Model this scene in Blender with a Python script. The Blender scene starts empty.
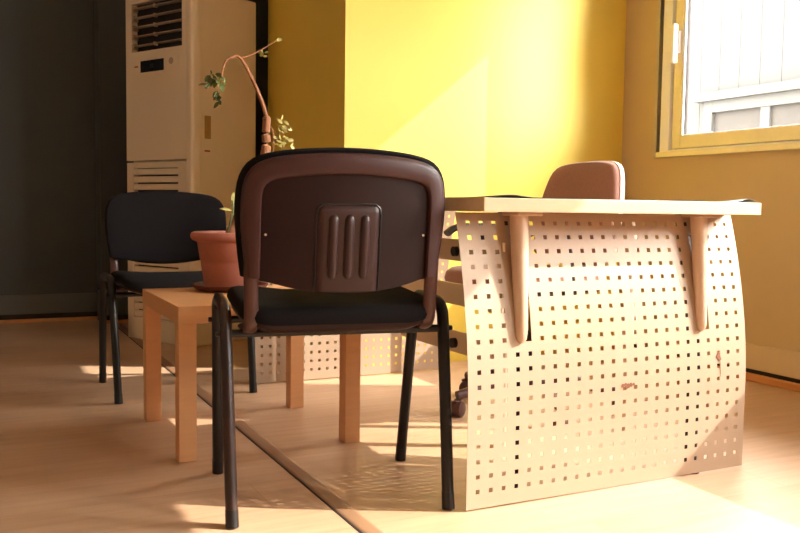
import bpy, bmesh, math, random
from mathutils import Vector, Matrix

random.seed(7)
SC = bpy.context.scene
C = SC.collection
PI = math.pi

# ------------------------------------------------------------------ camera
# world axes: x along the yellow wall (to the right), y into the room, z up
TH, PITCH, ROLL, EYE = 0.460776, 0.068105, 0.013942, 0.72
cam = bpy.data.cameras.new('camera')
cam.sensor_width = 36.0
cam.lens = 869.64 / 800 * 36
cam.clip_start = 0.05
cam_o = bpy.data.objects.new('camera', cam)
C.objects.link(cam_o)
Rv = Vector((math.cos(TH), -math.sin(TH), 0))
Yv = Vector((math.sin(TH), math.cos(TH), 0))
F = Yv * math.cos(PITCH) + Vector((0, 0, -math.sin(PITCH)))
U = Yv * math.sin(PITCH) + Vector((0, 0, math.cos(PITCH)))
R2 = Rv * math.cos(ROLL) + U * math.sin(ROLL)
U2 = U * math.cos(ROLL) - Rv * math.sin(ROLL)
m = Matrix((R2, U2, -F)).transposed().to_4x4()
m.translation = (0, 0, EYE)
cam_o.matrix_world = m
SC.camera = cam_o

# ------------------------------------------------------------------ light
SUN_DIR = Vector((-1.0, 0.51, -0.82)).normalized()
world = bpy.data.worlds.new('world')
SC.world = world
world.use_nodes = True
bg = world.node_tree.nodes['Background']
bg.inputs[0].default_value = (1.0, 0.985, 0.95, 1)
bg.inputs[1].default_value = 34.0
sun = bpy.data.lights.new('sun', 'SUN')
sun.energy = 8.5
sun.color = (1.0, 0.92, 0.81)
sun.angle = math.radians(0.35)
sun_o = bpy.data.objects.new('sun', sun)
C.objects.link(sun_o)
sun_o.location = (6, -2, 6)
sun_o.rotation_euler = SUN_DIR.to_track_quat('-Z', 'Y').to_euler()

# sampling portals in the three window openings (they emit nothing themselves, they guide the sky light)
for py0, py1 in ((2.2, 3.262), (0.1, 1.86), (-2.3, -0.9)):
    pd = bpy.data.lights.new('window_portal', 'AREA')
    pd.shape = 'RECTANGLE'
    pd.size = 1.31
    pd.size_y = py1 - py0
    pd.cycles.is_portal = True
    po = bpy.data.objects.new('window_portal', pd)
    C.objects.link(po)
    po.location = (3.06, (py0 + py1) / 2, 1.635)
    po.rotation_euler = Vector((-1, 0, 0)).to_track_quat('-Z', 'Y').to_euler()

vs = SC.view_settings
vs.view_transform = 'Standard'
vs.look = 'None'
vs.gamma = 1
vs.use_curve_mapping = False
vs.exposure = 0.42
SC.cycles.diffuse_bounces = 6
SC.cycles.max_bounces = 12
SC.cycles.use_denoising = True


# ------------------------------------------------------------------ materials
def lin(c):
    c = c / 255.0
    return c / 12.92 if c <= 0.04045 else ((c + 0.055) / 1.055) ** 2.4


def rgb(r, g, b):
    return (lin(r), lin(g), lin(b), 1)


MATS = {}


def mat(name, col, rough=0.5, metal=0.0, var=0.0, scale=20.0, bump=0.0, bscale=200.0, stretch=(1, 1, 1), col2=None, coat=0.0, spec=0.5, sheen=0.0):
    mt = bpy.data.materials.new(name)
    mt.use_nodes = True
    nt = mt.node_tree
    b = nt.nodes['Principled BSDF']
    b.inputs['Roughness'].default_value = rough
    b.inputs['Metallic'].default_value = metal
    b.inputs['Specular IOR Level'].default_value = spec
    b.inputs['Coat Weight'].default_value = coat
    b.inputs['Sheen Weight'].default_value = sheen
    c2 = col2 or tuple([x * (1 - var) for x in col[:3]] + [1])
    tc = nt.nodes.new('ShaderNodeTexCoord')
    mp = nt.nodes.new('ShaderNodeMapping')
    mp.inputs['Scale'].default_value = stretch
    nt.links.new(tc.outputs['Object'], mp.inputs['Vector'])
    if var > 0 or col2:
        n = nt.nodes.new('ShaderNodeTexNoise')
        n.inputs['Scale'].default_value = scale
        n.inputs['Detail'].default_value = 5
        n.inputs['Roughness'].default_value = 0.6
        nt.links.new(mp.outputs[0], n.inputs['Vector'])
        r = nt.nodes.new('ShaderNodeValToRGB')
        r.color_ramp.elements[0].position = 0.3
        r.color_ramp.elements[0].color = c2
        r.color_ramp.elements[1].position = 0.7
        r.color_ramp.elements[1].color = col
        nt.links.new(n.outputs['Fac'], r.inputs[0])
        nt.links.new(r.outputs[0], b.inputs['Base Color'])
    else:
        b.inputs['Base Color'].default_value = col
    if bump > 0:
        n2 = nt.nodes.new('ShaderNodeTexNoise')
        n2.inputs['Scale'].default_value = bscale
        n2.inputs['Detail'].default_value = 3
        nt.links.new(mp.outputs[0], n2.inputs['Vector'])
        bp = nt.nodes.new('ShaderNodeBump')
        bp.inputs['Strength'].default_value = bump
        bp.inputs['Distance'].default_value = 0.002
        nt.links.new(n2.outputs['Fac'], bp.inputs['Height'])
        nt.links.new(bp.outputs[0], b.inputs['Normal'])
    MATS[name] = mt
    return mt


def floor_material():
    mt = mat('laminate_floor', rgb(214, 178, 136), 0.42, bump=0.04, bscale=60, stretch=(1.5, 14, 1))
    nt = mt.node_tree
    b = nt.nodes['Principled BSDF']
    tc = nt.nodes.new('ShaderNodeTexCoord')
    br = nt.nodes.new('ShaderNodeTexBrick')
    br.inputs['Scale'].default_value = 1.0
    br.inputs['Brick Width'].default_value = 1.28
    br.inputs['Row Height'].default_value = 0.195
    br.inputs['Mortar Size'].default_value = 0.0012
    br.inputs['Mortar Smooth'].default_value = 0.6
    br.inputs['Bias'].default_value = 0.0
    br.inputs['Color1'].default_value = rgb(200, 164, 134)
    br.inputs['Color2'].default_value = rgb(192, 155, 124)
    br.inputs['Mortar'].default_value = rgb(176, 136, 104)
    nt.links.new(tc.outputs['Object'], br.inputs['Vector'])
    mp = nt.nodes.new('ShaderNodeMapping')
    mp.inputs['Scale'].default_value = (0.9, 11, 1)
    nt.links.new(tc.outputs['Object'], mp.inputs['Vector'])
    n = nt.nodes.new('ShaderNodeTexNoise')
    n.inputs['Scale'].default_value = 3.2
    n.inputs['Detail'].default_value = 7
    n.inputs['Roughness'].default_value = 0.65
    nt.links.new(mp.outputs[0], n.inputs['Vector'])
    r = nt.nodes.new('ShaderNodeValToRGB')
    r.color_ramp.elements[0].position = 0.25
    r.color_ramp.elements[0].color = (0.74, 0.68, 0.62, 1)
    r.color_ramp.elements[1].position = 0.72
    r.color_ramp.elements[1].color = (1, 1, 1, 1)
    nt.links.new(n.outputs['Fac'], r.inputs[0])
    mx = nt.nodes.new('ShaderNodeMixRGB')
    mx.blend_type = 'MULTIPLY'
    mx.inputs[0].default_value = 0.8
    nt.links.new(br.outputs['Color'], mx.inputs[1])
    nt.links.new(r.outputs[0], mx.inputs[2])
    nt.links.new(mx.outputs[0], b.inputs['Base Color'])
    return mt


def glass_material():
    mt = bpy.data.materials.new('window_glass')
    mt.use_nodes = True
    nt = mt.node_tree
    nt.nodes.remove(nt.nodes['Principled BSDF'])
    out = nt.nodes['Material Output']
    tr = nt.nodes.new('ShaderNodeBsdfTransparent')
    tr.inputs[0].default_value = (0.97, 0.98, 0.97, 1)
    gl = nt.nodes.new('ShaderNodeBsdfGlossy')
    gl.inputs['Roughness'].default_value = 0.02
    fr = nt.nodes.new('ShaderNodeFresnel')
    fr.inputs['IOR'].default_value = 1.12
    mx = nt.nodes.new('ShaderNodeMixShader')
    nt.links.new(fr.outputs[0], mx.inputs[0])
    nt.links.new(tr.outputs[0], mx.inputs[1])
    nt.links.new(gl.outputs[0], mx.inputs[2])
    nt.links.new(mx.outputs[0], out.inputs[0])
    MATS['glass'] = mt
    return mt


M_floor = floor_material()
M_glass = glass_material()
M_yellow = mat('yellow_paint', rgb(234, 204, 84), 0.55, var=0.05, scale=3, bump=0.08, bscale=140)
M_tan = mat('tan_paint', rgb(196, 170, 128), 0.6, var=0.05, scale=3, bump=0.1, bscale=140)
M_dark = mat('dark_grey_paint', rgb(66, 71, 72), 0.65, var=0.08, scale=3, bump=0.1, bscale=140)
M_room = mat('plain_room_paint', rgb(216, 194, 166), 0.7, var=0.04, scale=3)
M_ceil = mat('ceiling_paint', rgb(222, 214, 196), 0.8, var=0.03, scale=2)
M_base = mat('baseboard_paint', rgb(206, 182, 146), 0.5, var=0.06, scale=8)
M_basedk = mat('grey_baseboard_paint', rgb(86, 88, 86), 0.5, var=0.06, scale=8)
M_gap = mat('dark_gap', rgb(38, 28, 24), 0.8)
M_strip = mat('wood_moulding', rgb(206, 140, 84), 0.4, var=0.25, scale=9, stretch=(1, 0.12, 1))
M_tstrip = mat('threshold_strip', rgb(150, 112, 84), 0.5, var=0.1, scale=12, stretch=(4, 0.3, 1))
M_pvc = mat('window_pvc', rgb(250, 250, 255), 0.35, var=0.04, scale=6)
M_sash = mat('cream_sash_bounce_tint', rgb(250, 240, 196), 0.4, var=0.1, scale=8)  # cream with the yellow wall's bounced light put into the colour
M_alu = mat('grey_aluminium', rgb(186, 176, 168), 0.3, metal=0.6, var=0.05, scale=10)
M_gasket = mat('black_gasket', rgb(40, 30, 26), 0.7)
M_birch = mat('birch_foil', rgb(216, 162, 112), 0.45, var=0.10, scale=6, stretch=(1, 10, 10))
M_beech = mat('beech_top', rgb(216, 186, 148), 0.42, var=0.08, scale=6, stretch=(1, 10, 10))
M_perf = mat('cream_powdercoat', rgb(178, 154, 132), 0.45, var=0.05, scale=5, bump=0.03, bscale=500, metal=0.1)
M_arm = mat('beige_metal', rgb(204, 176, 152), 0.4, var=0.05, scale=8, metal=0.15)
M_rail = mat('pale_rail_metal', rgb(240, 218, 184), 0.4, var=0.04, scale=8)
M_plastic = mat('brown_black_plastic', rgb(64, 30, 28), 0.5, var=0.15, scale=40, bump=0.12, bscale=900)
M_inner = mat('shade_toned_plastic', rgb(38, 17, 16), 0.5, spec=0.25, var=0.12, scale=40, bump=0.08, bscale=900)  # shade of the chair back recess is put into this darker brown
M_ribp = mat('ribbed_plastic', rgb(52, 25, 23), 0.42, var=0.12, scale=40, bump=0.1, bscale=900)
M_fabric = mat('black_fabric', rgb(20, 14, 15), 0.95, var=0.25, scale=160, bump=0.35, bscale=700, spec=0.2)
M_leg = mat('black_enamel', rgb(18, 13, 14), 0.42, var=0.3, scale=25)
M_legmottle = mat('brown_mottled_enamel', rgb(22, 15, 15), 0.4, col2=rgb(58, 32, 26), scale=14)  # black enamel with brown noise mottling
M_postm = mat('brown_metal_post', rgb(76, 42, 34), 0.33, var=0.2, scale=30)
M_chrome = mat('steel_screw', rgb(190, 175, 165), 0.25, metal=0.9)
M_terra = mat('terracotta', rgb(172, 104, 84), 0.75, var=0.18, scale=14, bump=0.15, bscale=120)
M_saucer = mat('dark_terracotta', rgb(104, 50, 40), 0.6, var=0.15, scale=14)
M_soil = mat('potting_soil', rgb(70, 48, 36), 0.95, var=0.4, scale=60, bump=0.6, bscale=90)
M_bark = mat('plant_bark', rgb(166, 110, 74), 0.8, var=0.35, scale=60, stretch=(1, 1, 0.3), bump=0.3, bscale=120)
M_leaf = mat('dark_leaf', rgb(92, 100, 44), 0.5, var=0.35, scale=30)
M_leaf2 = mat('pale_leaf', rgb(206, 196, 118), 0.5, var=0.4, scale=40)
M_ac = mat('ac_enamel', rgb(232, 216, 192), 0.4, var=0.03, scale=5)
M_ac2 = mat('ac_louver', rgb(176, 158, 134), 0.45, var=0.04, scale=8)
M_acdk = mat('ac_dark_inside', rgb(26, 24, 26), 0.7)
M_acsc = mat('ac_display', rgb(16, 15, 18), 0.12)
M_label = mat('paper_label', rgb(178, 142, 88), 0.6, var=0.15, scale=90)
M_labelr = mat('red_print', rgb(150, 66, 50), 0.6)
M_off = mat('mauve_fabric', rgb(170, 122, 108), 0.9, var=0.15, scale=120, bump=0.3, bscale=600, sheen=0.15)
M_offsh = mat('pale_shell', rgb(226, 206, 196), 0.4, var=0.04, scale=8)
M_offbase = mat('brown_nylon', rgb(84, 50, 44), 0.4, var=0.1, scale=20)
M_black = mat('black_nylon', rgb(24, 19, 20), 0.45, var=0.1, scale=20)
M_mat = mat('black_desk_mat', rgb(26, 20, 20), 0.55, var=0.15, scale=30)
M_res = mat('glue_residue', rgb(132, 82, 56), 0.8, var=0.35, scale=220)
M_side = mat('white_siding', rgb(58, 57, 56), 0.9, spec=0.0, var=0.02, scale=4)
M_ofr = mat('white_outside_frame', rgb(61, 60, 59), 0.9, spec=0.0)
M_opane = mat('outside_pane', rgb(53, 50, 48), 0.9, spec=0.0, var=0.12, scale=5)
M_ground = mat('outside_paving', rgb(200, 194, 184), 0.9, var=0.1, scale=6)


# ------------------------------------------------------------------ helpers
def link(name, bm, mt, parent=None, smooth=False, bevel=0.0, seg=2):
    bmesh.ops.recalc_face_normals(bm, faces=bm.faces[:])
    if bevel > 0:
        es = [e for e in bm.edges if len(e.link_faces) == 2 and e.calc_face_angle(0) > 0.6]
        bmesh.ops.bevel(bm, geom=es, offset=bevel, segments=seg, affect='EDGES', profile=0.6)
    me = bpy.data.meshes.new(name)
    bm.to_mesh(me)
    bm.free()
    me.materials.append(mt)
    if smooth:
        for f in me.polygons:
            f.use_smooth = True
        try:
            me.set_sharp_from_angle(angle=math.radians(42))
        except Exception:
            pass
    o = bpy.data.objects.new(name, me)
    C.objects.link(o)
    if parent:
        o.parent = parent
    return o


def box(bm, x0, x1, y0, y1, z0, z1):
    v = [bm.verts.new((x, y, z)) for z in (z0, z1) for y in (y0, y1) for x in (x0, x1)]
    for f in ((0, 1, 3, 2), (4, 6, 7, 5), (0, 4, 5, 1), (2, 3, 7, 6), (0, 2, 6, 4), (1, 5, 7, 3)):
        bm.faces.new([v[i] for i in f])
    return bm


def nb():
    return bmesh.new()


def bx(name, b, mt, parent=None, bevel=0.0, seg=2):
    return link(name, box(nb(), *b), mt, parent, bevel=bevel, seg=seg)


def empty(name, loc=(0, 0, 0), rz=0.0):
    o = bpy.data.objects.new(name, None)
    o.empty_display_size = 0.1
    C.objects.link(o)
    o.location = loc
    o.rotation_euler = (0, 0, rz)
    return o


def tag(o, label, cat, group=None):
    o['label'] = label
    o['category'] = cat
    if group:
        o['group'] = group
    return o


def struct(o, label=None):
    o['kind'] = 'structure'
    if label:
        o['label'] = label
    return o


def smooth_path(pts, n=6):
    P = [Vector(p) for p in pts]
    out = []
    for i in range(len(P) - 1):
        p0 = P[i - 1] if i else P[0] * 2 - P[1]
        p1, p2 = P[i], P[i + 1]
        p3 = P[i + 2] if i + 2 < len(P) else P[-1] * 2 - P[-2]
        for k in range(n):
            t = k / n
            out.append(0.5 * ((2 * p1) + (p2 - p0) * t + (2 * p0 - 5 * p1 + 4 * p2 - p3) * t * t + (3 * p1 - p0 - 3 * p2 + p3) * t ** 3))
    out.append(P[-1])
    return out


def tube(bm, path, rad, seg=12, ref=(0, 0, 1), flat=1.0, cap=True):
    """sweep; rad number or list; flat scales the second cross axis"""
    P = [Vector(p) for p in path]
    n = len(P)
    rr = rad if isinstance(rad, (list, tuple)) else [rad] * n
    rings = []
    ref = Vector(ref)
    for i in range(n):
        t = (P[min(i + 1, n - 1)] - P[max(i - 1, 0)]).normalized()
        a = ref - t * ref.dot(t)
        if a.length < 1e-4:
            a = Vector((1, 0, 0)) - t * t.x
            if a.length < 1e-4:
                a = Vector((0, 1, 0)) - t * t.y
        a.normalize()
        b = t.cross(a)
        rings.append([bm.verts.new(P[i] + a * rr[i] * math.cos(2 * PI * k / seg) + b * rr[i] * flat * math.sin(2 * PI * k / seg)) for k in range(seg)])
    for i in range(n - 1):
        for k in range(seg):
            bm.faces.new((rings[i][k], rings[i][(k + 1) % seg], rings[i + 1][(k + 1) % seg], rings[i + 1][k]))
    if cap:
        bm.faces.new(rings[0][::-1])
        bm.faces.new(rings[-1])
    return bm


def lathe(bm, prof, seg=32, c=(0, 0, 0), caps=True):
    rings = []
    for r, z in prof:
        rings.append([bm.verts.new((c[0] + r * math.cos(2 * PI * k / seg), c[1] + r * math.sin(2 * PI * k / seg), c[2] + z)) for k in range(seg)])
    for i in range(len(rings) - 1):
        for k in range(seg):
            bm.faces.new((rings[i][k], rings[i][(k + 1) % seg], rings[i + 1][(k + 1) % seg], rings[i + 1][k]))
    if caps:
        bm.faces.new(rings[0][::-1])
        bm.faces.new(rings[-1])
    return bm


def pillow(bm, outline, rings, fn):
    """outline: closed list of (a,b) about its own centre; rings: (scale, off); fn(a,b,off)->xyz"""
    ca = sum(p[0] for p in outline) / len(outline)
    cb = sum(p[1] for p in outline) / len(outline)
    n = len(outline)
    R = []
    for s, off in rings:
        if s == 0:
            R.append([bm.verts.new(fn(ca, cb, off))])
        else:
            R.append([bm.verts.new(fn(ca + (p[0] - ca) * s, cb + (p[1] - cb) * s, off)) for p in outline])
    for i in range(len(R) - 1):
        A, B = R[i], R[i + 1]
        for k in range(n):
            k2 = (k + 1) % n
            if len(A) == 1:
                bm.faces.new((A[0], B[k], B[k2]))
            elif len(B) == 1:
                bm.faces.new((A[k], A[k2], B[0]))
            else:
                bm.faces.new((A[k], A[k2], B[k2], B[k]))
    return bm


def slab(bm, pos, na, nb_, off0, off1, fn):
    """pos(a,b)->(x,z) for a,b in 0..1; closed sheet between offsets (numbers or functions of a,b)"""
    f0 = off0 if callable(off0) else (lambda a, b: off0)
    f1 = off1 if callable(off1) else (lambda a, b: off1)
    G = []
    for f in (f0, f1):
        g = []
        for j in range(nb_ + 1):
            row = []
            for i in range(na + 1):
                a, b = i / na, j / nb_
                x, z = pos(a, b)
                row.append(bm.verts.new(fn(x, z, f(a, b))))
            g.append(row)
        G.append(g)
    for g in G:
        for j in range(nb_):
            for i in range(na):
                bm.faces.new((g[j][i], g[j][i + 1], g[j + 1][i + 1], g[j + 1][i]))
    A, B = G
    for i in range(na):
        bm.faces.new((A[0][i], A[0][i + 1], B[0][i + 1], B[0][i]))
        bm.faces.new((A[nb_][i], A[nb_][i + 1], B[nb_][i + 1], B[nb_][i]))
    for j in range(nb_):
        bm.faces.new((A[j][0], A[j + 1][0], B[j + 1][0], B[j][0]))
        bm.faces.new((A[j][na], A[j + 1][na], B[j + 1][na], B[j][na]))
    return bm


def resample(pts, n):
    P = [Vector((p[0], p[1], 0)) for p in pts]
    L = [0]
    for i in range(1, len(P)):
        L.append(L[-1] + (P[i] - P[i - 1]).length)
    out = []
    k = 0
    for i in range(n):
        d = L[-1] * i / (n - 1)
        while k < len(P) - 2 and L[k + 1] < d:
            k += 1
        t = (d - L[k]) / max(1e-9, L[k + 1] - L[k])
        q = P[k].lerp(P[k + 1], min(1, t))
        out.append((q.x, q.y))
    return out


def copy_tree(o, parent=None):
    c = o.copy()
    C.objects.link(c)
    if parent:
        c.parent = parent
    for ch in [x for x in o.children]:
        copy_tree(ch, c)
    return c


# ------------------------------------------------------------------ room shell
XR, YW, XC, YB, YF = 3.0, 3.51, 1.465, 4.59, 5.64
X0, Y0, ZC = -3.2, -2.6, 2.75
struct(bx('floor', (X0, XR + 0.12, Y0, YF, -0.05, 0.0), M_floor), 'pale laminate wood floor with long plank grain')
struct(bx('ceiling', (X0, XR + 0.12, Y0, YF, ZC, ZC + 0.08), M_ceil), 'plain off white ceiling above the room')
# window wall with the opening
WZ0, WZ1, WY0, WY1 = 0.98, 2.29, 2.2, 3.262
VV0, VV1 = 0.1, 1.86         # the next window of the same wall, right of the view
VY0, VY1 = -2.3, -0.9       # the next window of the same wall, beside the viewer
bm = nb()
box(bm, XR, XR + 0.05, Y0, YF, 0, WZ0)
box(bm, XR, XR + 0.05, Y0, YF, WZ1, ZC)
box(bm, XR, XR + 0.05, Y0, VY0, WZ0, WZ1)
box(bm, XR, XR + 0.05, VY1, VV0, WZ0, WZ1)
box(bm, XR, XR + 0.05, VV1, WY0, WZ0, WZ1)
box(bm, XR, XR + 0.05, WY1, YF, WZ0, WZ1)
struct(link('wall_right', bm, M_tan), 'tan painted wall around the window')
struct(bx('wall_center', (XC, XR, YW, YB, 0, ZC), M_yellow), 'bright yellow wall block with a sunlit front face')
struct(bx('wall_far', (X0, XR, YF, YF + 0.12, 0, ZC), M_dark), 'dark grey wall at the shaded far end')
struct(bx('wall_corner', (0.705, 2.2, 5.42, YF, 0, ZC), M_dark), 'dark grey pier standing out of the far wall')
struct(bx('wall_left', (X0 - 0.12, X0, Y0, YF, 0, ZC), M_room), 'plain wall on the left out of view')
struct(bx('wall_near', (X0, XR + 0.12, Y0 - 0.12, Y0, 0, ZC), M_room), 'plain wall behind the viewer')


def baseboard(name, x0, x1, y0, y1, along, mt, label):
    """along 'y' on a wall facing -x, along 'x' on a wall facing -y"""
    if along == 'y':
        o = bx(name, (x0 - 0.016, x0, y0, y1, 0.05, 0.158), mt, bevel=0.004)
        g = bx('shadow_gap', (x0 - 0.006, x0, y0, y1, 0.0, 0.05), M_gap, o)
        q = bx('moulding', (x0 - 0.03, x0 - 0.006, y0, y1, 0.0, 0.034), M_strip, o, bevel=0.008)
    else:
        o = bx(name, (x0, x1, y0 - 0.016, y0, 0.05, 0.165), mt, bevel=0.004)
        g = bx('shadow_gap', (x0, x1, y0 - 0.006, y0, 0.0, 0.05), M_gap, o)
        q = bx('moulding', (x0, x1, y0 - 0.03, y0 - 0.006, 0.0, 0.02), M_strip, o, bevel=0.006)
    struct(o, label)
    return o


baseboard('baseboard_right', XR, 0, Y0, YW, 'y', M_base, 'pale baseboard with wood moulding along the window wall')
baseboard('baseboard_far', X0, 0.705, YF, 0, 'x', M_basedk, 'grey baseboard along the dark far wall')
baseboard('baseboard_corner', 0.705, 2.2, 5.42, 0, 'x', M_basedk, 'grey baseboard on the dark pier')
# expansion strip across the floor
bm = nb()
prof = [(-0.022, 0.0), (-0.020, 0.0016), (-0.012, 0.0024), (0.012, 0.0024), (0.020, 0.0016), (0.022, 0.0)]
rows = [[bm.verts.new((0.79 + x, y, z)) for x, z in prof] for y in (Y0, YF)]
for i in range(len(prof) - 1):
    bm.faces.new((rows[0][i], rows[0][i + 1], rows[1][i + 1], rows[1][i]))
t1 = struct(link('trim_1', bm, M_tstrip, smooth=True), 'narrow brown threshold strip running across the floor')
bx('joint_line', (0.763, 0.768, Y0, YF, 0.0, 0.0012), M_gap, t1)

# ------------------------------------------------------------------ window
win = struct(empty('window_1', (XR, 0, 0)), 'pale framed window with cream sashes tinted by yellow bounce in the tan wall')


def wframe(name, y0, y1, z0, z1, w, x0, x1, mt, parent, wb=None, bevel=0.004):
    wb = wb or w
    bm = nb()
    box(bm, x0, x1, y0, y0 + w, z0, z1)
    box(bm, x0, x1, y1 - w, y1, z0, z1)
    box(bm, x0, x1, y0 + w, y1 - w, z0, z0 + wb)
    box(bm, x0, x1, y0 + w, y1 - w, z1 - w, z1)
    return link(name, bm, mt, parent, bevel=bevel)




def fill_window(win, y0w, y1w, sashes):
    wframe('cover_strip', y0w - 0.01, y1w + 0.008, WZ0 - 0.006, WZ1 + 0.012, 0.02, -0.014, 0.012, M_alu, win, bevel=0.002)
    wframe('gap_shade', y0w, y1w, WZ0, WZ1, 0.036, 0.012, 0.045, M_gasket, win, wb=0.01, bevel=0)  # black strip stands in for the shadow in the recess round the frame
    wframe('seal', y0w, y1w, WZ0, WZ1, 0.13, 0.0345, 0.046, M_gasket, win, wb=0.07, bevel=0)
    wframe('frame', y0w + 0.034, y1w - 0.034, WZ0 + 0.002, WZ1 - 0.034, 0.058, -0.012, 0.04, M_pvc, win, wb=0.028)
    bx('sill', (-0.022, 0.02, y0w, y1w - 0.02, WZ0 - 0.004, WZ0 + 0.022), M_sash, win, bevel=0.004)
    for y0, y1 in sashes:
        s = wframe('sash', y0, y1, WZ0 + 0.034, WZ1 - 0.095, 0.052, -0.002, 0.034, M_sash, win, wb=0.058)
        wframe('glazing_bead', y0 + 0.050, y1 - 0.050, WZ0 + 0.09, WZ1 - 0.146, 0.014, 0.0, 0.03, M_pvc, s, wb=0.006, bevel=0.003)
        wframe('gasket', y0 + 0.062, y1 - 0.062, WZ0 + 0.094, WZ1 - 0.158, 0.005, 0.012, 0.03, M_gasket, s, bevel=0.0, wb=0.003)
        bx('glass_pane', (0.02, 0.024, y0 + 0.06, y1 - 0.06, WZ0 + 0.09, WZ1 - 0.155), M_glass, s)
        bx('handle', (-0.018, -0.002, y1 - 0.042, y1 - 0.012, 1.455, 1.56), M_pvc, s, bevel=0.005)
        bx('handle_lever', (-0.046, -0.018, y1 - 0.038, y1 - 0.014, 1.41, 1.59), M_pvc, s, bevel=0.007)
    for (a0, a1), (b0, b1) in zip(sashes[1:], sashes):
        bx('mullion', (-0.01, 0.07, a1, b0, WZ0 + 0.02, WZ1 - 0.03), M_pvc, win)


fill_window(win, WY0, WY1, ((2.30, 3.158),))
win2 = struct(empty('window_2', (XR, 0, 0)), 'wide pale framed window of the tan wall, right of the view')
fill_window(win2, VV0, VV1, ((0.20, 1.76),))
win3 = struct(empty('window_3', (XR, 0, 0)), 'pale framed window of the tan wall, beside the viewer')
fill_window(win3, VY0, VY1, ((-2.2, -1.0),))

# ------------------------------------------------------------------ outside
struct(bx('ground_outside', (XR + 0.12, 16, -8, 18, -0.3, -0.2), M_ground), 'pale paving outside the window')
nbld = empty('neighbour_building', (6.5, 0, -0.2))
tag(nbld, 'white building with vertical siding seen through the window', 'building')
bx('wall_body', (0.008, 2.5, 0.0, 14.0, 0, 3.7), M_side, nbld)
bm = box(nb(), 0, 0.03, 0, 0.237, 0, 3.7)
panel_mesh = None
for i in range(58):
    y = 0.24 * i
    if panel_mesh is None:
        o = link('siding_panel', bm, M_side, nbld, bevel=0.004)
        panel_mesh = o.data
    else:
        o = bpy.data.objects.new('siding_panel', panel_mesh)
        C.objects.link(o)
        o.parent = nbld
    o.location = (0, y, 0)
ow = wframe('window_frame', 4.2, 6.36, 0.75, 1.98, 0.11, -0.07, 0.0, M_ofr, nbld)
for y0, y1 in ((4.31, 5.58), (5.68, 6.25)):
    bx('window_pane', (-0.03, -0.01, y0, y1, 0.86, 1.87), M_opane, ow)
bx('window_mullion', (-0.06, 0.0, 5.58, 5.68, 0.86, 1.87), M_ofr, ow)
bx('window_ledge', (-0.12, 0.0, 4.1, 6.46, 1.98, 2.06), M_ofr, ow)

# ------------------------------------------------------------------ desk
PITCH_C, N_C, N_R = 0.0367, 24, 19


def bow(z):
    return 0.077 * (max(0.0, z - 0.25) / 0.455) ** 1.8


def arc_table():
    zs = [i * 0.706 / 400 for i in range(401)]
    L = [0]
    for i in range(1, 401):
        L.append(L[-1] + math.hypot(zs[i] - zs[i - 1], bow(zs[i]) - bow(zs[i - 1])))
    return zs, L


ZS, LS = arc_table()


def z_at(s):
    for i in range(1, 401):
        if LS[i] >= s:
            t = (s - LS[i - 1]) / (LS[i] - LS[i - 1])
            return ZS[i - 1] + t * (ZS[i] - ZS[i - 1])
    return ZS[-1]


def perforated(name, parent=None, slots=True):
    """bowed sheet, local x 0..0.906, bottom at y=0, top leaning to +y"""
    h = 0.0055
    W, LT = 0.906, LS[-1]
    c0 = (W - PITCH_C * (N_C - 1)) / 2
    r0 = 0.041
    pr = (LT - r0 - 0.027) / (N_R - 1)
    xs, ss = [0.0], [0.0]
    for i in range(N_C):
        xs += [c0 + i * PITCH_C - h, c0 + i * PITCH_C + h]
    xs.append(W)
    for j in range(N_R):
        ss += [r0 + j * pr - h, r0 + j * pr + h]
    ss.append(LT)
    bm = nb()
    V = [[bm.verts.new((x, bow(z_at(s)), 0.004 + z_at(s))) for x in xs] for s in ss]
    for j in range(len(ss) - 1):
        for i in range(len(xs) - 1):
            hole = (i % 2 == 1) and (j % 2 == 1)
            ci = (i - 1) / 2
            rj = (j - 1) / 2
            if slots and rj >= 10 and rj <= 17 and (3 <= ci <= 4 or 19 <= ci <= 20):
                hole = ci not in (3, 19)
            if not hole:
                bm.faces.new((V[j][i], V[j][i + 1], V[j + 1][i + 1], V[j + 1][i]))
    for v in [v for v in bm.verts if not v.link_faces]:
        bm.verts.remove(v)
    o = link(name, bm, M_perf, parent)
    md = o.modifiers.new('thickness', 'SOLIDIFY')
    md.thickness = 0.0012
    md.offset = 0
    return o


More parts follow.
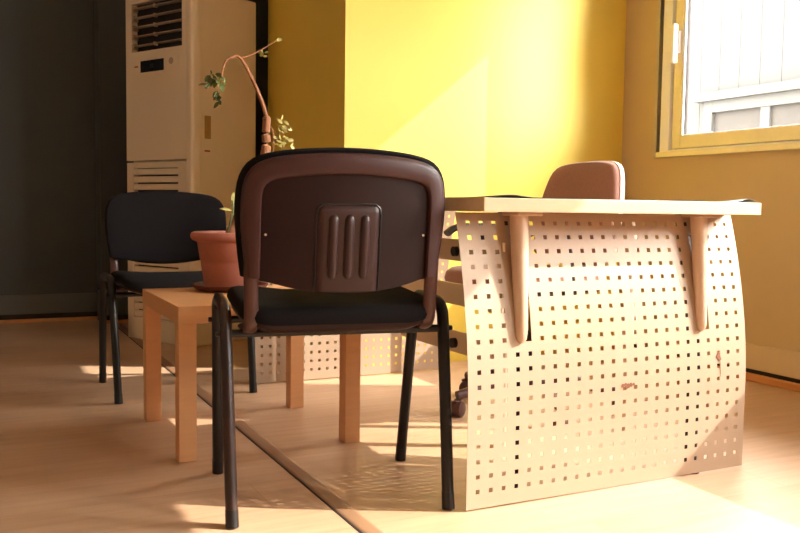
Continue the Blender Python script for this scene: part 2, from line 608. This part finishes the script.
DX, DY = 1.045, 1.735
desk = empty('office_desk', (DX, DY, 0))
tag(desk, 'beech topped office desk with curved cream perforated front panel', 'desk')
fp = perforated('front_panel', desk)
fp['label'] = 'cream perforated metal panel'
ob = bx('tabletop', (0.005, 0.89, -0.045, 0.60, 0.712, 0.745), M_beech, desk, bevel=0.0025)
for k, cx in enumerate((0.0310 + 3.5 * PITCH_C, 0.0310 + 19.5 * PITCH_C)):
    bm = nb()
    pts, rad = [], []
    for t, r in ((0, 0.0225), (0.25, 0.0215), (0.5, 0.0195), (0.75, 0.0168), (0.93, 0.0145), (0.975, 0.012), (1.0, 0.005)):
        z = 0.708 - t * 0.312
        pts.append((cx - 0.008 + 0.001 * (1 - t), 0.032 - 0.026 * t, z))
        rad.append(r)
    tube(bm, pts, rad, seg=20, ref=(1, 0, 0))
    b = link('bracket', bm, M_arm, desk, smooth=True)
    bx('flange', (cx - 0.03, cx + 0.042, 0.0, 0.075, 0.703, 0.712), M_arm, b, bevel=0.003)
    bm = nb()
    tube(bm, [(cx, 0.04, 0.0), (cx, 0.04, 0.35), (cx, 0.055, 0.5), (cx, 0.105, 0.712)], 0.019, seg=14, ref=(1, 0, 0))
    lg = link('leg', bm, M_black, desk, smooth=True)
    bm = lathe(nb(), [(0.022, 0.0), (0.022, 0.004), (0.016, 0.007)], 16, (cx - 0.012, 0.04 if k == 0 else 0.021, 0))
    link('foot', bm, M_offbase, lg, smooth=True)
for cx in (0.39, 0.87):
    bm = nb()
    tube(bm, [(cx, 0.45, 0.0), (cx, 0.45, 0.712)], 0.02, seg=14, ref=(1, 0, 0))
    link('rear_leg', bm, M_arm, desk, smooth=True)
for k, zc in enumerate((0.608, 0.490, 0.362)):
    r = bx('side_rail', (0.120, 0.128, 0.05, 0.60, zc - 0.029, zc + 0.029), M_rail, desk, bevel=0.002)
    if k != 1:
        bm = nb()
        tube(bm, [(0.1205, 0.272, zc - 0.003), (0.108, 0.272, zc - 0.003)], [0.0135, 0.0135], seg=18)
        link('end_cap', bm, M_black, r, smooth=True)
# remains of glue and tape on the panel
for cx, cz, pts in ((0.482, 0.262, [(-.018, .001, .006), (-.008, .002, .0065), (0, -.001, .0075), (.008, .002, .006), (.017, .003, .004)]),
                    (0.800, 0.318, [(0, 0, .0075), (.004, -.008, .006), (.002, .008, .0055)]),
                    (0.806, 0.284, [(0, 0.012, .0012), (0.001, 0, .0012), (0.002, -.014, .001)])):
    bm = nb()
    n0 = len(pts)
    for k, (dx, dz, r) in enumerate(pts):
        vs_ = []
        el = 12 if r < 0.002 else 1
        for q in range(12):
            a = 2 * PI * q / 12
            rr = r * random.uniform(0.75, 1.15)
            z = cz + dz + rr * el * math.sin(a)
            vs_.append(bm.verts.new((cx + dx + rr * math.cos(a), bow(z) - 0.0018 - 0.0001 * k, 0.004 + z)))
        bm.faces.new(vs_)
    g = bmesh.ops.extrude_face_region(bm, geom=bm.faces[:])
    for v in [e for e in g['geom'] if isinstance(e, bmesh.types.BMVert)]:
        v.co.y -= 0.0004
    o = link('residue_mark', bm, M_res, fp)
    o['label'] = 'brown smear of old glue'

# mat lying on the desk with corners that curl up
bm = nb()


def mat_lift(a, b):
    return 0.006 * math.exp(-((a - 0.06) / 0.05) ** 2 - (b / 0.18) ** 2) + 0.0085 * math.exp(-((a - 0.965) / 0.03) ** 2 - (b / 0.15) ** 2)


slab(bm, lambda a, b: (0.03 + a * 0.845, -0.04 + b * 0.5), 60, 20,
     lambda a, b: mat_lift(a, b), lambda a, b: 0.0018 + mat_lift(a, b), lambda x, y, o: (x, y, o))
o = link('desk_mat', bm, M_mat, smooth=True)
o.location = (DX, DY, 0.745)
tag(o, 'thin black desk mat curling up at the front corners', 'mat')

# ------------------------------------------------------------------ second panel by the wall
sp = empty('panel_screen', (1.892, 3.35, 0), PI)
sp.scale = (0.965, 1, 1)
tag(sp, 'perforated cream metal panel standing low behind the side table', 'panel')
o = perforated('sheet', sp, slots=False)
for cx in (0.2, 0.735):
    bm = nb()
    tube(bm, [(cx, 0.026, 0.0), (cx, 0.026, 0.3), (cx, 0.035, 0.45), (cx, 0.095, 0.70)], 0.012, seg=12, ref=(1, 0, 0))
    link('support_post', bm, M_arm, sp, smooth=True)


# ------------------------------------------------------------------ visitor chairs
def back_pos(x, z, off):
    """surface of the backrest; off > 0 is forward (towards the sitter)"""
    y = -0.202 - 0.14 * (z - 0.56) + 0.75 * x * x + off
    return (x, y, z)


def sym(half):
    """half: list from bottom left up to the top centre -> whole curve"""
    return half + [(-x, z) for x, z in half[-2::-1]]


OUT_H = [(-0.232, 0.560), (-0.240, 0.62), (-0.246, 0.69), (-0.245, 0.745), (-0.238, 0.785), (-0.220, 0.815), (-0.190, 0.832), (-0.14, 0.842), (-0.07, 0.848), (0, 0.850)]
INN_H = [(-0.194, 0.556), (-0.193, 0.62), (-0.193, 0.69), (-0.192, 0.735), (-0.188, 0.758), (-0.175, 0.772), (-0.15, 0.779), (-0.11, 0.784), (-0.06, 0.788), (0, 0.790)]


def curve2(h, n):
    s = sym(h)
    sm = smooth_path([(x, z, 0) for x, z in s], 5)
    return resample([(p.x, p.y) for p in sm], n)


def make_chair():
    root = empty('visitor_chair')
    N = 61
    outer, inner = curve2(OUT_H, N), curve2(INN_H, N)
    rim_o = [(x * 0.962, 0.69 + (z - 0.69) * (0.925 if z > 0.69 else 1.0)) for x, z in outer]
    # backrest shell: inner sheet
    bm = nb()

    def ipos(a, b):
        x = (2 * a - 1) * 0.2
        bot = 0.523 + 0.034 * (abs(x) / 0.2) ** 2.2
        top = 0.805
        return x, bot + (top - bot) * b
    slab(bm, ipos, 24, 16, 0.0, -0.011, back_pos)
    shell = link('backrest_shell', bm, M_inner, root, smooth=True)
    # raised rim
    bm = nb()
    prof = [(-0.02, 0.006), (0.0, -0.006), (0.05, -0.016), (0.14, -0.023), (0.3, -0.026), (0.7, -0.026), (0.9, -0.024), (0.97, -0.02), (1.0, -0.008)]
    G = []
    for i in range(N):
        G.append([bm.verts.new(back_pos(rim_o[i][0] + (inner[i][0] - rim_o[i][0]) * s, rim_o[i][1] + (inner[i][1] - rim_o[i][1]) * s, off)) for s, off in prof])
    for i in range(N - 1):
        for k in range(len(prof) - 1):
            bm.faces.new((G[i][k], G[i + 1][k], G[i + 1][k + 1], G[i][k + 1]))
    bm.faces.new(G[0])
    bm.faces.new(G[-1])
    rim = link('rim', bm, M_plastic, shell, smooth=True)
    # ribbed insert
    bm = nb()

    def insert_pos(a, b):
        x = (2 * a - 1) * 0.071
        bot = 0.527
        z = bot + (0.722 - bot) * b
        # rounded upper corners
        if b > 0.9:
            k = (b - 0.9) / 0.1
            x *= 1 - 0.13 * (1 - math.sqrt(max(0, 1 - k * k)))
        return x, z

    def ioff(a, b):
        e = min(a, 1 - a, (1 - b)) / 0.05
        return -0.0105 - 0.007 * min(1, max(0, e))
    slab(bm, insert_pos, 28, 24, -0.008, ioff, back_pos)
    ins = link('rib_insert', bm, M_ribp, shell, smooth=True)
    # the dark groove around the insert
    bm = nb()
    gp = [(-0.074, 0.526), (-0.074, 0.70), (-0.071, 0.716), (-0.06, 0.7255), (0, 0.7255), (0.06, 0.7255), (0.071, 0.716), (0.074, 0.70), (0.074, 0.526)]
    tube(bm, [back_pos(x, z, -0.0112) for x, z in gp], 0.0025, seg=6, ref=(0, 1, 0))
    link('groove', bm, M_leg, shell, smooth=True)
    for xc in (-0.036, 0.0, 0.036):
        bm = nb()
        pts, rad = [], []
        for z, r in ((0.556, 0.001), (0.558, 0.006), (0.563, 0.010), (0.572, 0.0115), (0.64, 0.0115), (0.686, 0.0115), (0.695, 0.010), (0.700, 0.006), (0.702, 0.001)):
            pts.append(back_pos(xc, z, -0.0165))
            rad.append(r)
        tube(bm, pts, rad, seg=14, ref=(1, 0, 0), flat=0.75)
        link('rib', bm, M_ribp, shell, smooth=True)
    for sx in (-1, 1):
        bm = nb()
        p = Vector(back_pos(sx * 0.183, 0.655, -0.011))
        tube(bm, [p, p + Vector((0, -0.003, 0))], [0.0045, 0.003], seg=10)
        link('screw', bm, M_chrome, shell, smooth=True)
    # front cushion of the backrest
    bot = [(0.232, 0.560), (0.20, 0.551), (0.12, 0.538), (0, 0.530), (-0.12, 0.538), (-0.20, 0.551)]
    outl = outer[:-1] + bot
    bm = nb()
    pillow(bm, outl, [(0, -0.001), (0.6, -0.001), (0.95, -0.004), (0.985, 0.0), (1.004, 0.010), (1.004, 0.022), (0.985, 0.033), (0.94, 0.039), (0.8, 0.044), (0.5, 0.047), (0, 0.048)], back_pos)
    link('back_cushion', bm, M_fabric, root, smooth=True)
    # seat
    hw, y0, y1 = 0.232, -0.185, 0.225
    rc = 0.07
    outl = []
    for cxs, cys, a0 in ((1, 1, 0), (-1, 1, 90), (-1, -1, 180), (1, -1, 270)):
        for k in range(7):
            a = math.radians(a0 + 15 * k)
            ccx = cxs * (hw - rc)
            ccy = (y1 - rc) if cys > 0 else (y0 + rc)
            outl.append((ccx + rc * math.cos(a), ccy + rc * math.sin(a)))

    def seat_pos(x, y, off):
        dz = 0.35 * x * x - 0.9 * max(0, y - 0.08) ** 2 + 0.012 * math.cos((y - 0.08) * 9)
        if off < 0:
            dz *= 0.6
        return (x, y, 0.448 + off + dz)
    bm = nb()
    pillow(bm, outl, [(0, -0.004), (0.9, -0.004), (1.0, 0.0), (1.02, 0.012), (1.01, 0.026), (0.97, 0.036), (0.9, 0.041), (0.6, 0.043), (0.3, 0.042), (0, 0.041)], seat_pos)
    link('seat', bm, M_fabric, root, smooth=True)
    bm = nb()
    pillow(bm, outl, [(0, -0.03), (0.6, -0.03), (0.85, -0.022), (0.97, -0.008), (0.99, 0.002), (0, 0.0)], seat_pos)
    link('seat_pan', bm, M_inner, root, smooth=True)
    # posts that carry the backrest
    for sx in (-1, 1):
        bm = nb()
        pts = [back_pos(sx * 0.2125, 0.64, -0.010), back_pos(sx * 0.2125, 0.57, -0.010), back_pos(sx * 0.2115, 0.52, -0.011), (sx * 0.2105, -0.172, 0.475), (sx * 0.21, -0.160, 0.446), (sx * 0.21, -0.12, 0.430), (sx * 0.21, -0.02, 0.428)]
        tube(bm, smooth_path(pts, 4), 0.0165, seg=14, ref=(1, 0, 0), flat=0.45)
        link('back_post', bm, M_postm, root, smooth=True)
        bm = nb()
        tube(bm, [(sx * 0.214, -0.135, 0.455), (sx * 0.214, -0.135, 0.478), (sx * 0.214, -0.128, 0.486)], [0.012, 0.012, 0.006], seg=12)
        link('clamp', bm, M_leg, root, smooth=True)
    # legs: each half of the bent side tube
    for sx in (-1, 1):
        for sy in (-1, 1):
            bm = nb()
            f = Vector((sx * 0.256, sy * 0.205, 0.012))
            pts = [f, f.lerp(Vector((sx * 0.264, sy * 0.118, 0.47)), 0.5), (sx * 0.2632, sy * 0.124, 0.435), (sx * 0.264, sy * 0.112, 0.466), (sx * 0.264, sy * 0.09, 0.481), (sx * 0.264, sy * 0.06, 0.485), (sx * 0.264, 0, 0.485)]
            P = [Vector(p) for p in pts]
            path = [P[0], P[1]] + smooth_path(P[2:], 4)
            tube(bm, path, 0.0142, seg=14, ref=(1, 0, 0), flat=1.2)
            lg = link('leg', bm, M_legmottle if (sx, sy) == (-1, -1) else M_leg, root, smooth=True)
            bm = nb()
            d = (P[1] - P[0]).normalized()
            tube(bm, [f - d * 0.012, f + d * 0.028], [0.0152, 0.0150], seg=14, ref=(1, 0, 0), flat=1.2)
            link('foot_cap', bm, M_leg, lg, smooth=True)
        # small bolt head at the crossbar
    for yy, zz in ((-0.125, 0.425), (0.13, 0.425)):
        bm = nb()
        tube(bm, [(-0.262, yy, zz), (0.262, yy, zz)], 0.0095, seg=12, ref=(0, 0, 1))
        cb = link('crossbar', bm, M_leg, root, smooth=True)
        for sx in (-1, 1):
            bm = nb()
            tube(bm, [(sx * 0.262, yy, zz), (sx * 0.286, yy, zz)], [0.008, 0.006], seg=10)
            link('bolt', bm, M_leg, cb, smooth=True)
    return root


chair = make_chair()
chair.location = (0.805, 2.025, 0)
chair.rotation_euler = (0, 0, math.radians(-10.2))
tag(chair, 'brown backed visitor chair in the foreground, seen from behind', 'chair', 'visitor chairs')
c2 = copy_tree(chair)
c2.location = (0.722, 3.42, 0)
c2.rotation_euler = (0, 0, PI)
c2.scale = (0.975, 1, 0.908)
tag(c2, 'black fabric visitor chair facing forward behind the potted plant', 'chair', 'visitor chairs')

# ------------------------------------------------------------------ side table
TX0, TX1, TY0, TY1, TZ = 0.513, 1.065, 2.402, 2.955, 0.438
st = empty('side_table', ((TX0 + TX1) / 2, (TY0 + TY1) / 2, 0))
tag(st, 'square birch side table with block legs carrying the plant pot', 'table')
hx = (TX1 - TX0) / 2
bx('tabletop', (-hx, hx, -hx, hx, TZ - 0.05, TZ), M_birch, st, bevel=0.002)
for sx in (-1, 1):
    for sy in (-1, 1):
        cx, cy = sx * (hx - 0.026), sy * (hx - 0.026)
        bx('leg', (cx - 0.025, cx + 0.025, cy - 0.025, cy + 0.025, 0, TZ - 0.05), M_birch, st, bevel=0.002)

# ------------------------------------------------------------------ saucer, pot, plant
PX, PY = 0.772, 2.82
o = link('saucer', lathe(nb(), [(0.085, 0.0), (0.105, 0.002), (0.122, 0.014), (0.125, 0.022), (0.119, 0.022), (0.108, 0.01), (0.06, 0.008)], 40), M_saucer, smooth=True)
o.location = (PX, PY, TZ)
tag(o, 'dark brown round saucer under the terracotta pot', 'saucer')
pot = empty('flower_pot', (PX, PY, TZ + 0.0105))
tag(pot, 'terracotta flower pot with a wide rolled rim on its saucer', 'flower pot')
link('pot_body', lathe(nb(), [(0.078, 0.0), (0.084, 0.004), (0.0865, 0.03), (0.094, 0.08), (0.0945, 0.088), (0.097, 0.091), (0.105, 0.140), (0.108, 0.158), (0.099, 0.158), (0.092, 0.10), (0.07, 0.02)], 48), M_terra, pot, smooth=True)
link('pot_rim', lathe(nb(), [(0.106, 0.150), (0.112, 0.152), (0.122, 0.156), (0.127, 0.163), (0.128, 0.172), (0.124, 0.180), (0.116, 0.183), (0.104, 0.180), (0.099, 0.170), (0.099, 0.15)], 48), M_terra, pot, smooth=True)
link('soil', lathe(nb(), [(0.099, 0.150), (0.09, 0.158), (0.05, 0.163), (0.01, 0.165)], 32), M_soil, pot, smooth=True)

plant = empty('potted_plant', (PX, PY, TZ + 0.1765))
tag(plant, 'leggy plant with a bent bare stem rising from the pot', 'plant')
PZ = TZ + 0.1765


def pl(x, z, y=2.83):
    return (x - PX, y - PY, z - PZ)


trunk = smooth_path([(0, 0, 0.0), (0.045, 0.0, 0.10), (0.095, 0.005, 0.2), pl(0.897, 0.905), pl(0.897, 0.965), pl(0.901, 1.012)], 5)
link('trunk', tube(nb(), trunk, [0.020 - 0.007 * i / (len(trunk) - 1) for i in range(len(trunk))], seg=12), M_bark, plant, smooth=True)
stem = smooth_path([pl(0.901, 1.005), pl(0.886, 1.055), pl(0.859, 1.117), pl(0.828, 1.174), pl(0.806, 1.203), pl(0.785, 1.203), pl(0.760, 1.186), pl(0.749, 1.150), pl(0.745, 1.12)], 5)
link('stem', tube(nb(), stem, [0.0075 - 0.0055 * i / (len(stem) - 1) for i in range(len(stem))], seg=10), M_bark, plant, smooth=True)
br = smooth_path([pl(0.806, 1.200), pl(0.835, 1.210), pl(0.883, 1.236), pl(0.945, 1.278)], 5)
link('branch', tube(nb(), br, [0.003 - 0.0018 * i / (len(br) - 1) for i in range(len(br))], seg=8), M_bark, plant, smooth=True)
br = smooth_path([pl(0.897, 0.99), pl(0.918, 0.975), pl(0.925, 0.93), pl(0.915, 0.87)], 5)
link('branch', tube(nb(), br, 0.0025, seg=8), M_bark, plant, smooth=True)
link('knot', lathe(nb(), [(0.002, -0.014), (0.011, -0.008), (0.014, 0), (0.010, 0.008), (0.003, 0.013)], 12, pl(0.899, 1.008)), M_bark, plant, smooth=True)


def leaf(bm, p, d, L, w, up=Vector((0, -0.6, 0.8))):
    p, d = Vector(p), Vector(d).normalized()
    s = d.cross(up)
    if s.length < 1e-3:
        s = Vector((1, 0, 0))
    s.normalize()
    nrm = s.cross(d).normalized()
    prof = [(0, 0.06), (0.2, 0.7), (0.45, 1.0), (0.7, 0.8), (0.9, 0.35), (1.0, 0.05)]
    for side in (0.0, 0.0008):
        pass
    top, bot = [], []
    for t, k in prof:
        c = p + d * (L * t) - nrm * (0.25 * L * t * t)
        top.append([bm.verts.new(c - s * w * k + nrm * 0.12 * w), bm.verts.new(c), bm.verts.new(c + s * w * k + nrm * 0.12 * w)])
        bot.append([bm.verts.new(v.co - nrm * 0.0009) for v in top[-1]])
    for g in (top, bot):
        for i in range(len(g) - 1):
            for k in (0, 1):
                bm.faces.new((g[i][k], g[i][k + 1], g[i + 1][k + 1], g[i + 1][k]))
    for i in range(len(top) - 1):
        for k in (0, 2):
            bm.faces.new((top[i][k], top[i + 1][k], bot[i + 1][k], bot[i][k]))


def rnd(a):
    return random.uniform(-a, a)


def cluster(name, spots, mt, n, L, w, spread, down):
    bm = nb()
    for (x, z) in spots:
        for _ in range(n):
            leaf(bm, Vector(pl(x, z)) + Vector((rnd(spread), rnd(spread), rnd(spread))), (rnd(1), rnd(1), rnd(0.6) + down), L * random.uniform(0.7, 1.2), w * random.uniform(0.7, 1.2), Vector((rnd(1), -0.8, rnd(1) + 0.4)))
    o = link(name, bm, mt, plant, smooth=True)
    o['kind'] = 'stuff'
    return o


for spots, n in (([(0.722, 1.138), (0.735, 1.118), (0.712, 1.115)], 7), ([(0.732, 1.092), (0.728, 1.075)], 4), ([(0.748, 1.058), (0.748, 1.145)], 3)):
    cluster('leaf_cluster', spots, M_leaf, n, 0.027, 0.0085, 0.011, -0.5)
cluster('leaf_cluster', [(0.883, 1.232), (0.886, 1.218), (0.94, 1.274)], M_leaf2, 3, 0.018, 0.005, 0.008, -0.2)
cluster('leaf_cluster', [(0.955, 1.0), (0.963, 0.975), (0.945, 0.955), (0.972, 0.945), (0.935, 0.93), (0.96, 0.92), (0.978, 0.915)], M_leaf2, 7, 0.02, 0.0065, 0.012, 0.2)
bm = nb()
tube(bm, smooth_path([(-0.012, -0.01, 0.0), (-0.004, -0.012, 0.04), (0.006, -0.012, 0.085), (0.004, -0.01, 0.12)], 4), 0.0032, seg=8)
link('shoot', bm, M_leaf, plant, smooth=True)
bm = nb()
leaf(bm, (0.004, -0.012, 0.085), (-0.9, 0, 0.35), 0.04, 0.008)
leaf(bm, (0.006, -0.012, 0.10), (0.1, 0, 1), 0.05, 0.008)
leaf(bm, (0.004, -0.012, 0.07), (0.6, 0, 0.7), 0.035, 0.007)
link('shoot_leaf', bm, M_leaf2, plant, smooth=True)

# ------------------------------------------------------------------ air conditioner
AW, AD, AH = 0.535, 0.43, 1.79
ac = empty('air_conditioner', (0.761, 4.824, 0), math.atan2(-0.893, 0.451))
tag(ac, 'tall cream floor standing air conditioner beside the yellow wall', 'air conditioner')
bx('cabinet', (0, AW, 0.04, AD, 0.0, AH), M_ac, ac, bevel=0.012, seg=3)
# upper front around the outlet
gx0, gx1, gz0, gz1 = 0.05, 0.455, 1.508, 1.758
bm = nb()
box(bm, 0, gx0, 0, 0.05, 0.945, AH)
box(bm, gx1, AW, 0, 0.05, 0.945, AH)
box(bm, gx0, gx1, 0, 0.05, 0.945, gz0)
box(bm, gx0, gx1, 0, 0.05, gz1, AH)
bmesh.ops.remove_doubles(bm, verts=bm.verts[:], dist=1e-5)
up = link('upper_front', bm, M_ac, ac)
bx('front_edge', (AW - 0.05, AW + 0.002, -0.006, 0.06, 0.0, AH), M_ac, ac, bevel=0.02, seg=4)
bx('outlet_back', (gx0, gx1, 0.036, 0.039, gz0, gz1), M_acdk, ac)
lm = None
for k in range(5):
    zc = gz0 + 0.034 + k * 0.048
    if lm is None:
        bm = box(nb(), gx0 + 0.012, gx1, 0.002, 0.034, -0.002, 0.002)
        o = link('louver', bm, M_ac2, ac)
        lm = o.data
    else:
        o = bpy.data.objects.new('louver', lm)
        C.objects.link(o)
        o.parent = ac
    o.location = (0, 0, zc)
for k in range(5):
    zc = gz0 + 0.022 + k * 0.048
    o = bx('louver_clip', (0.228, 0.242, 0.0, 0.02, zc, zc + 0.018), M_ac2, ac)
    o = bx('louver_hinge', (gx0 + 0.0, gx0 + 0.016, 0.0, 0.03, zc - 0.004, zc + 0.022), M_ac2, ac)
ds = bx('display', (0.125, 0.315, -0.003, 0.002, 1.398, 1.458), M_acsc, ac, bevel=0.002)
bx('control_bezel', (0.06, 0.43, -0.0015, 0.001, 1.380, 1.472), M_ac, ac)
bx('display_digits', (0.205, 0.235, -0.0042, -0.003, 1.416, 1.438), M_acdk, ds)
bx('badge', (0.075, 0.105, -0.003, 0.0, 1.428, 1.435), M_labelr, ac)
bm = nb()
tube(bm, [(0.372, -0.003, 1.440), (0.372, 0.0, 1.440)], 0.017, seg=20)
link('round_button', bm, M_ac2, ac, smooth=True)
# lower intake: stiles and slats with open gaps between them
bx('intake_back', (0.0, AW - 0.05, 0.03, 0.039, 0.05, 0.93), M_acdk, ac)
for x0, x1 in ((0.0, 0.055), (0.42, AW - 0.04)):
    bx('stile', (x0, x1, 0.0, 0.035, 0.0, 0.935), M_ac, ac, bevel=0.004)
zt = 0.935
lm = None
for k in range(20):
    if lm is None:
        bm = box(nb(), 0.055, 0.42, 0.004, 0.03, -0.0155, 0.0155)
        o = link('slat', bm, M_ac, ac, bevel=0.004)
        lm = o.data
    else:
        o = bpy.data.objects.new('slat', lm)
        C.objects.link(o)
        o.parent = ac
    o.location = (0, 0, 0.886 - 0.0395 * k)
bx('slat_top', (0.055, 0.42, 0.002, 0.03, 0.905, 0.935), M_ac, ac, bevel=0.003)
bx('kick_plate', (0.0, AW - 0.04, 0.0, 0.035, 0.0, 0.115), M_ac, ac, bevel=0.004)
lb = bx('rating_label', (AW - 0.001, AW + 0.0012, 0.075, 0.115, 1.05, 1.165), M_label, ac)
bx('rating_label', (AW - 0.001, AW + 0.0012, 0.075, 0.11, 0.985, 0.993), M_labelr, ac)

# ------------------------------------------------------------------ office chair
OC = empty('office_chair', (1.812, 2.565, 0), math.radians(179))
tag(OC, 'mauve swivel office chair half hidden behind the desk', 'chair')
# local: faces +x


def star_arm(a):
    bm = nb()
    ca, sa = math.cos(a), math.sin(a)
    pts = [(0.03 * ca, 0.03 * sa, 0.115), (0.14 * ca, 0.14 * sa, 0.108), (0.24 * ca, 0.24 * sa, 0.088), (0.312 * ca, 0.312 * sa, 0.074)]
    tube(bm, smooth_path(pts, 3), [0.024 - 0.0009 * i for i in range(10)], seg=12, flat=0.9)
    o = link('base_arm', bm, M_offbase, OC, smooth=True)
    cs = link('caster', tube(nb(), [(0, -0.024, 0), (0, -0.021, 0), (0, -0.005, 0), (0, 0.005, 0), (0, 0.021, 0), (0, 0.024, 0)], [0.022, 0.027, 0.028, 0.028, 0.027, 0.022], seg=20), M_offbase, OC, smooth=True)
    cs.location = (0.312 * ca, 0.312 * sa, 0.0285)
    cs.rotation_euler = (0, 0, a + 0.6)
    hd = link('caster_hood', tube(nb(), [(-0.032 * math.cos(q), 0, 0.032 * math.sin(q)) for q in [i * PI / 10 for i in range(0, 8)]], 0.009, seg=8, ref=(0, 1, 0), flat=0.5), M_offbase, cs, smooth=True)


for k in range(5):
    star_arm(math.radians(1 + 72 * k))
link('gas_column', lathe(nb(), [(0.035, 0.085), (0.035, 0.14), (0.028, 0.15), (0.026, 0.28), (0.017, 0.285), (0.017, 0.42)], 20), M_black, OC, smooth=True)
bx('tilt_mechanism', (-0.1, 0.1, -0.07, 0.07, 0.405, 0.435), M_black, OC, bevel=0.008)
outl = []
for cxs, cys, a0 in ((1, 1, 0), (-1, 1, 90), (-1, -1, 180), (1, -1, 270)):
    for k in range(7):
        a = math.radians(a0 + 15 * k)
        outl.append((cxs * 0.125 + 0.05 + 0.1 * math.cos(a), cys * 0.14 + 0.1 * math.sin(a)))
link('seat_pan', pillow(nb(), outl, [(0, 0.0), (0.8, 0.0), (0.97, 0.012), (1.0, 0.025), (0, 0.025)], lambda x, y, o: (x, y, 0.432 + o)), M_black, OC, smooth=True)
link('seat', pillow(nb(), outl, [(0, 0.02), (0.98, 0.02), (1.01, 0.04), (0.99, 0.062), (0.93, 0.075), (0.7, 0.082), (0.35, 0.08), (0, 0.078)], lambda x, y, o: (x, y, 0.432 + o - 0.25 * max(0, x - 0.12) ** 2)), M_off, OC, smooth=True)
# backrest, narrower towards the top
bo = [(-0.225, 0.60), (-0.228, 0.68), (-0.222, 0.76), (-0.205, 0.83), (-0.185, 0.875), (-0.155, 0.898), (-0.10, 0.908), (0.0, 0.912)]
bot = [(0.215, 0.57), (0.17, 0.545), (0, 0.535), (-0.17, 0.545), (-0.215, 0.57)]
bc = curve2(bo, 41)[:] + bot


def ob_pos(y, z, off):
    x = -0.185 - 0.16 * (z - 0.55) + 0.5 * y * y + off
    return (x, y, z - 0.016)


link('backrest', pillow(nb(), bc, [(0, 0.0), (0.98, 0.0), (1.0, 0.008), (1.0, 0.018), (0.985, 0.027), (0.94, 0.034), (0.7, 0.04), (0.4, 0.042), (0, 0.042)], ob_pos), M_off, OC, smooth=True)
link('back_shell', pillow(nb(), bc, [(0, -0.032), (0.6, -0.03), (0.92, -0.024), (1.0, -0.014), (1.022, -0.004), (1.018, 0.006), (0.97, 0.006), (0, 0.006)], ob_pos), M_offsh, OC, smooth=True)
link('back_bracket', tube(nb(), smooth_path([(-0.05, 0, 0.42), (-0.17, 0, 0.42), (-0.214, 0, 0.46), (-0.224, 0, 0.56), (-0.236, 0, 0.68)], 4), 0.03, seg=12, ref=(0, 1, 0), flat=0.4), M_black, OC, smooth=True)
for sy in (-1, 1):
    ar = link('armrest', tube(nb(), smooth_path([(-0.04, sy * 0.245, 0.645), (0.08, sy * 0.252, 0.652), (0.18, sy * 0.252, 0.648), (0.225, sy * 0.25, 0.625)], 4), 0.022, seg=12, ref=(0, 1, 0), flat=0.6), M_black, OC, smooth=True)
    link('armrest_post', tube(nb(), smooth_path([(0.02, sy * 0.16, 0.435), (0.03, sy * 0.25, 0.455), (0.05, sy * 0.262, 0.55), (0.06, sy * 0.255, 0.64)], 4), 0.018, seg=10, ref=(1, 0, 0), flat=0.5), M_black, ar, smooth=True)
